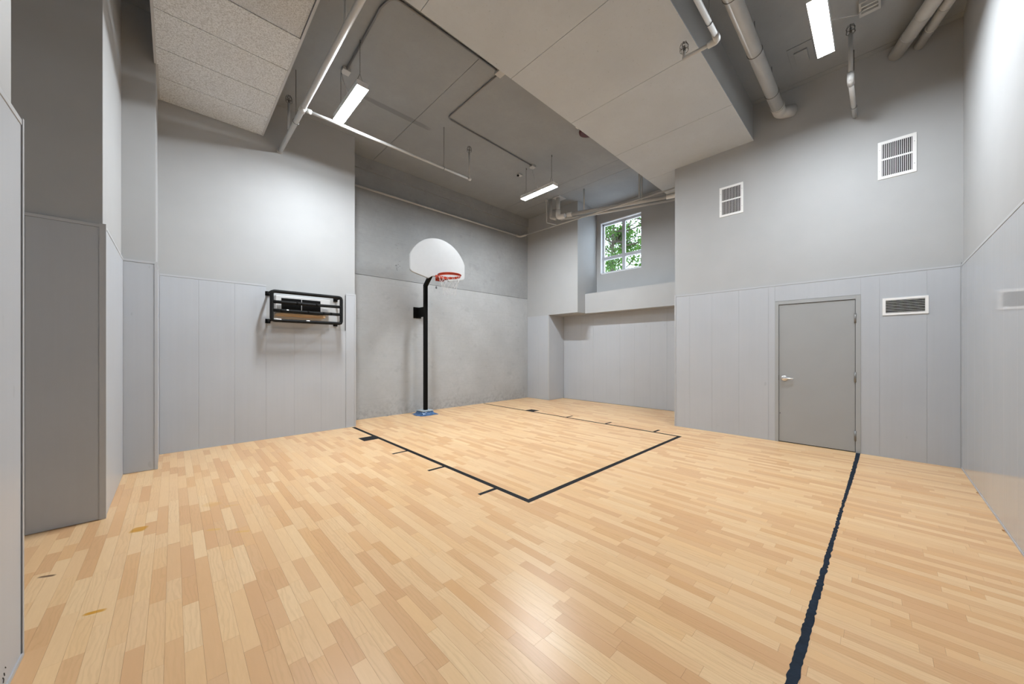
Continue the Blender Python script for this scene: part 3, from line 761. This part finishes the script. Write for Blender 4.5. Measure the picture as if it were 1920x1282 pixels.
# small pipe E
e = thing('sprinkler_pipe', (4.08, 1.15, 4.65), 'thin grey sprinkler pipe beside the bulkhead, elbowed under its edge with caged head', 'pipe')
obj('feed_pipe', T([(-.4, 1.155, 4.65), (4.06, 1.155, 4.65)], .026, n=14), G, e)
obj('arm_pipe', T([(4.08, 1.16, 4.65), (4.06, 1.50, 4.65)], .019, n=12), G, e)
obj('elbow', T(fillet([(3.98, 1.155, 4.65), (4.075, 1.155, 4.65), (4.073, 1.25, 4.65)], .05), .033, n=14), G, e, smooth=True)
obj('riser', T([(4.06, 1.485, 4.64), (4.06, 1.485, 4.72)], .017, n=12), G, e); head(e, 4.06, 1.485, 4.73)
rod(e, 3.80, 1.155, 4.676, ring=(.028, .004))
# small pipe F
f = thing('sprinkler_pipe', (XD, .23, 4.708), 'short grey pipe from door wall rising to a caged sprinkler head', 'pipe')
obj('stub_pipe', T([(XD + .014, .23, 4.708), (5.93, .235, 4.708)], .026, n=14), G, f)
obj('riser', T([(5.93, .235, 4.70), (5.93, .235, 5.27)], .022, n=12), G, f)
obj('elbow', T(fillet([(6.02, .235, 4.708), (5.93, .235, 4.708), (5.93, .235, 4.80)], .05), .034, n=14), G, f, smooth=True)
head(f, 5.93, .235, 5.29); rod(f, 6.60, .23, 4.735, ring=(.028, .004))
# diagonal pipes top right
for (p, q, r, l) in (((6.885, -.16, 5.34), (5.35, -.56, 5.12), .075, 'thicker grey wrapped pipe slanting from door wall by the right wall'),
                     ((6.885, -.36, 5.33), (5.45, -.665 - .0, 5.14), .050, 'thinner grey pipe beside the wrapped pipe, top right corner')):
    g = thing('corner_pipe', p, l, 'pipe')
    p, q = Vector(p), Vector(q)
    obj('pipe_run', T([p, q], r, n=20), G, g)
    for k in (.25, .5, .75): obj('joint_ring', T([p + (q - p) * k, p + (q - p) * (k + .012)], r + .005, n=20), G, g)

# ---- conduits and junction boxes
cd = thing('conduit', (3.40, 3.80, ZC), 'thin grey ceiling conduit with junction boxes linking the two left strip lights', 'conduit')
zc_ = ZC - .018
obj('conduit_run', T([(1.79, 5.26, zc_), (1.755, 4.05, zc_), (1.80, 3.82, zc_), (3.34, 3.80, zc_)], .0135, n=10, fil=.22), 'dsteel', cd)
obj('conduit_run', T([(1.0, 3.66, zc_), (1.93, 3.70, zc_), (3.34, 3.76, zc_)], .0135, n=10), 'dsteel', cd)
obj('conduit_run', T([(3.41, 3.86, zc_), (3.42, 5.17, zc_), (5.60, 5.23, zc_)], .0115, n=10, fil=.10), 'dsteel', cd)
for (x, y) in ((1.79, 5.31), (3.41, 3.80), (5.66, 5.24)):
    obj('junction_box', B(x - .055, x + .055, y - .055, y + .055, ZC - .045, ZC, bev=.004), G, cd)
jb = tag(obj('junction_box', Bs((5.70, 5.95, -.02, .16, ZC - .05, ZC), (5.72, 5.74, .0, .14, ZC - .09, ZC - .05), (5.78, 5.80, .0, .14, ZC - .09, ZC - .05), (5.84, 5.86, .0, .14, ZC - .09, ZC - .05), bev=.003), G), 'grey ceiling junction box at the right, above the door-side strip light', 'junction box')
sd = thing('sensor', (5.72, 5.70, ZC), 'small dark occupancy sensor on the ceiling beyond the far strip light', 'sensor')
obj('sensor_mount', B(5.66, 5.78, 5.66, 5.74, ZC - .03, ZC, bev=.003), G, sd); obj('sensor_eye', B(5.65, 5.69, 5.68, 5.72, ZC - .06, ZC - .03, bev=.004), 'dark', sd)
# square access patch on the ceiling
ap = thing('access_panel', (6.15, .72, ZC), 'square painted access panel in the ceiling beside the door-side light', 'access panel')
obj('panel_frame', Bs((5.96, 6.40, .60, .86, ZC - .010, ZC), bev=.002), 'ceil', ap)
obj('panel_lid', Bs((6.07, 6.33, .66, .80, ZC - .030, ZC - .008), bev=.002), 'ceil', ap)
# fire bell seen past the bulkhead edge
fb = thing('fire_bell', (5.42, 3.66, ZC), 'dark maroon round fire bell on the ceiling, half hidden by the bulkhead', 'bell')
bm = tube(bmesh.new(), [(5.42, 3.66, ZC - .045), (5.42, 3.66, ZC - .055), (5.42, 3.66, ZC - .09), (5.42, 3.66, ZC - .10)], [.10, .155, .15, .11], n=28)
obj('gong', bm, 'maroon', fb, smooth=False); obj('back_box', B(5.18, 5.26, 3.68, 3.76, ZC - .05, ZC, bev=.004), 'white', fb)
obj('bell_mount', B(5.35, 5.49, 3.55, 3.69, ZC - .046, ZC), G, fb)

# ================================================================ TREE OUTSIDE THE WINDOW
tree = thing('tree', (13.4, 7.9, 0), 'leafy green tree outside the window', 'tree')
rng = random.Random(11)
bm = bmesh.new(); tips = []
tube(bm, [(13.4, 7.9, -1), (13.35, 7.8, 3), (13.2, 7.7, 5.4), (13.2, 7.6, 7.4)], [.10, .08, .06, .03], n=10)
def branch(p, d, l, r, dep):
    q = p + d * l; mid = (p + q) / 2 + Vector([rng.uniform(-.12, .12) for _ in range(3)]) * l
    tube(bm, [p, mid, q], [r, r * .8, r * .6], n=6)
    if dep == 0: tips.append((mid, q)); return
    for _ in range(3):
        nd = (d + Vector([rng.uniform(-.8, .8) for _ in range(3)])).normalized()
        branch(p + (q - p) * rng.uniform(.4, 1), nd, l * .68, r * .6, dep - 1)
for _ in range(20):
    z = rng.uniform(3.8, 7.2); a = rng.uniform(0, 2 * PI)
    branch(Vector((13.2, 7.65, z)), Vector((math.cos(a), math.sin(a), rng.uniform(-.1, .5))).normalized(), 1.15, .035, 2)
obj('trunk', bm, 'bark', tree)
vs, fs = [], []
for (m_, q) in tips:
    for _ in range(56):
        c_ = m_.lerp(q, rng.uniform(0, 1.25)) + Vector([rng.gauss(0, .14) for _ in range(3)])
        u = Vector([rng.uniform(-1, 1) for _ in range(3)]).normalized(); w = u.orthogonal().normalized(); w = Matrix.Rotation(rng.uniform(0, 6), 3, u) @ w
        l, h = rng.uniform(.06, .11), rng.uniform(.02, .04); b = len(vs); nn = u.cross(w) * h * .3
        vs += [tuple(c_ - u * l), tuple(c_ - u * l * .2 + w * h + nn), tuple(c_ + u * l), tuple(c_ - u * l * .2 - w * h + nn)]
        fs += [(b, b + 1, b + 2), (b, b + 2, b + 3)]
me = bpy.data.meshes.new('foliage'); me.from_pydata([Vector(v) - Vector(tree.location) for v in vs], [], fs); me.materials.append(M['leaf'])
o = bpy.data.objects.new('foliage', me); C.objects.link(o); o.parent = tree; o['kind'] = 'stuff'
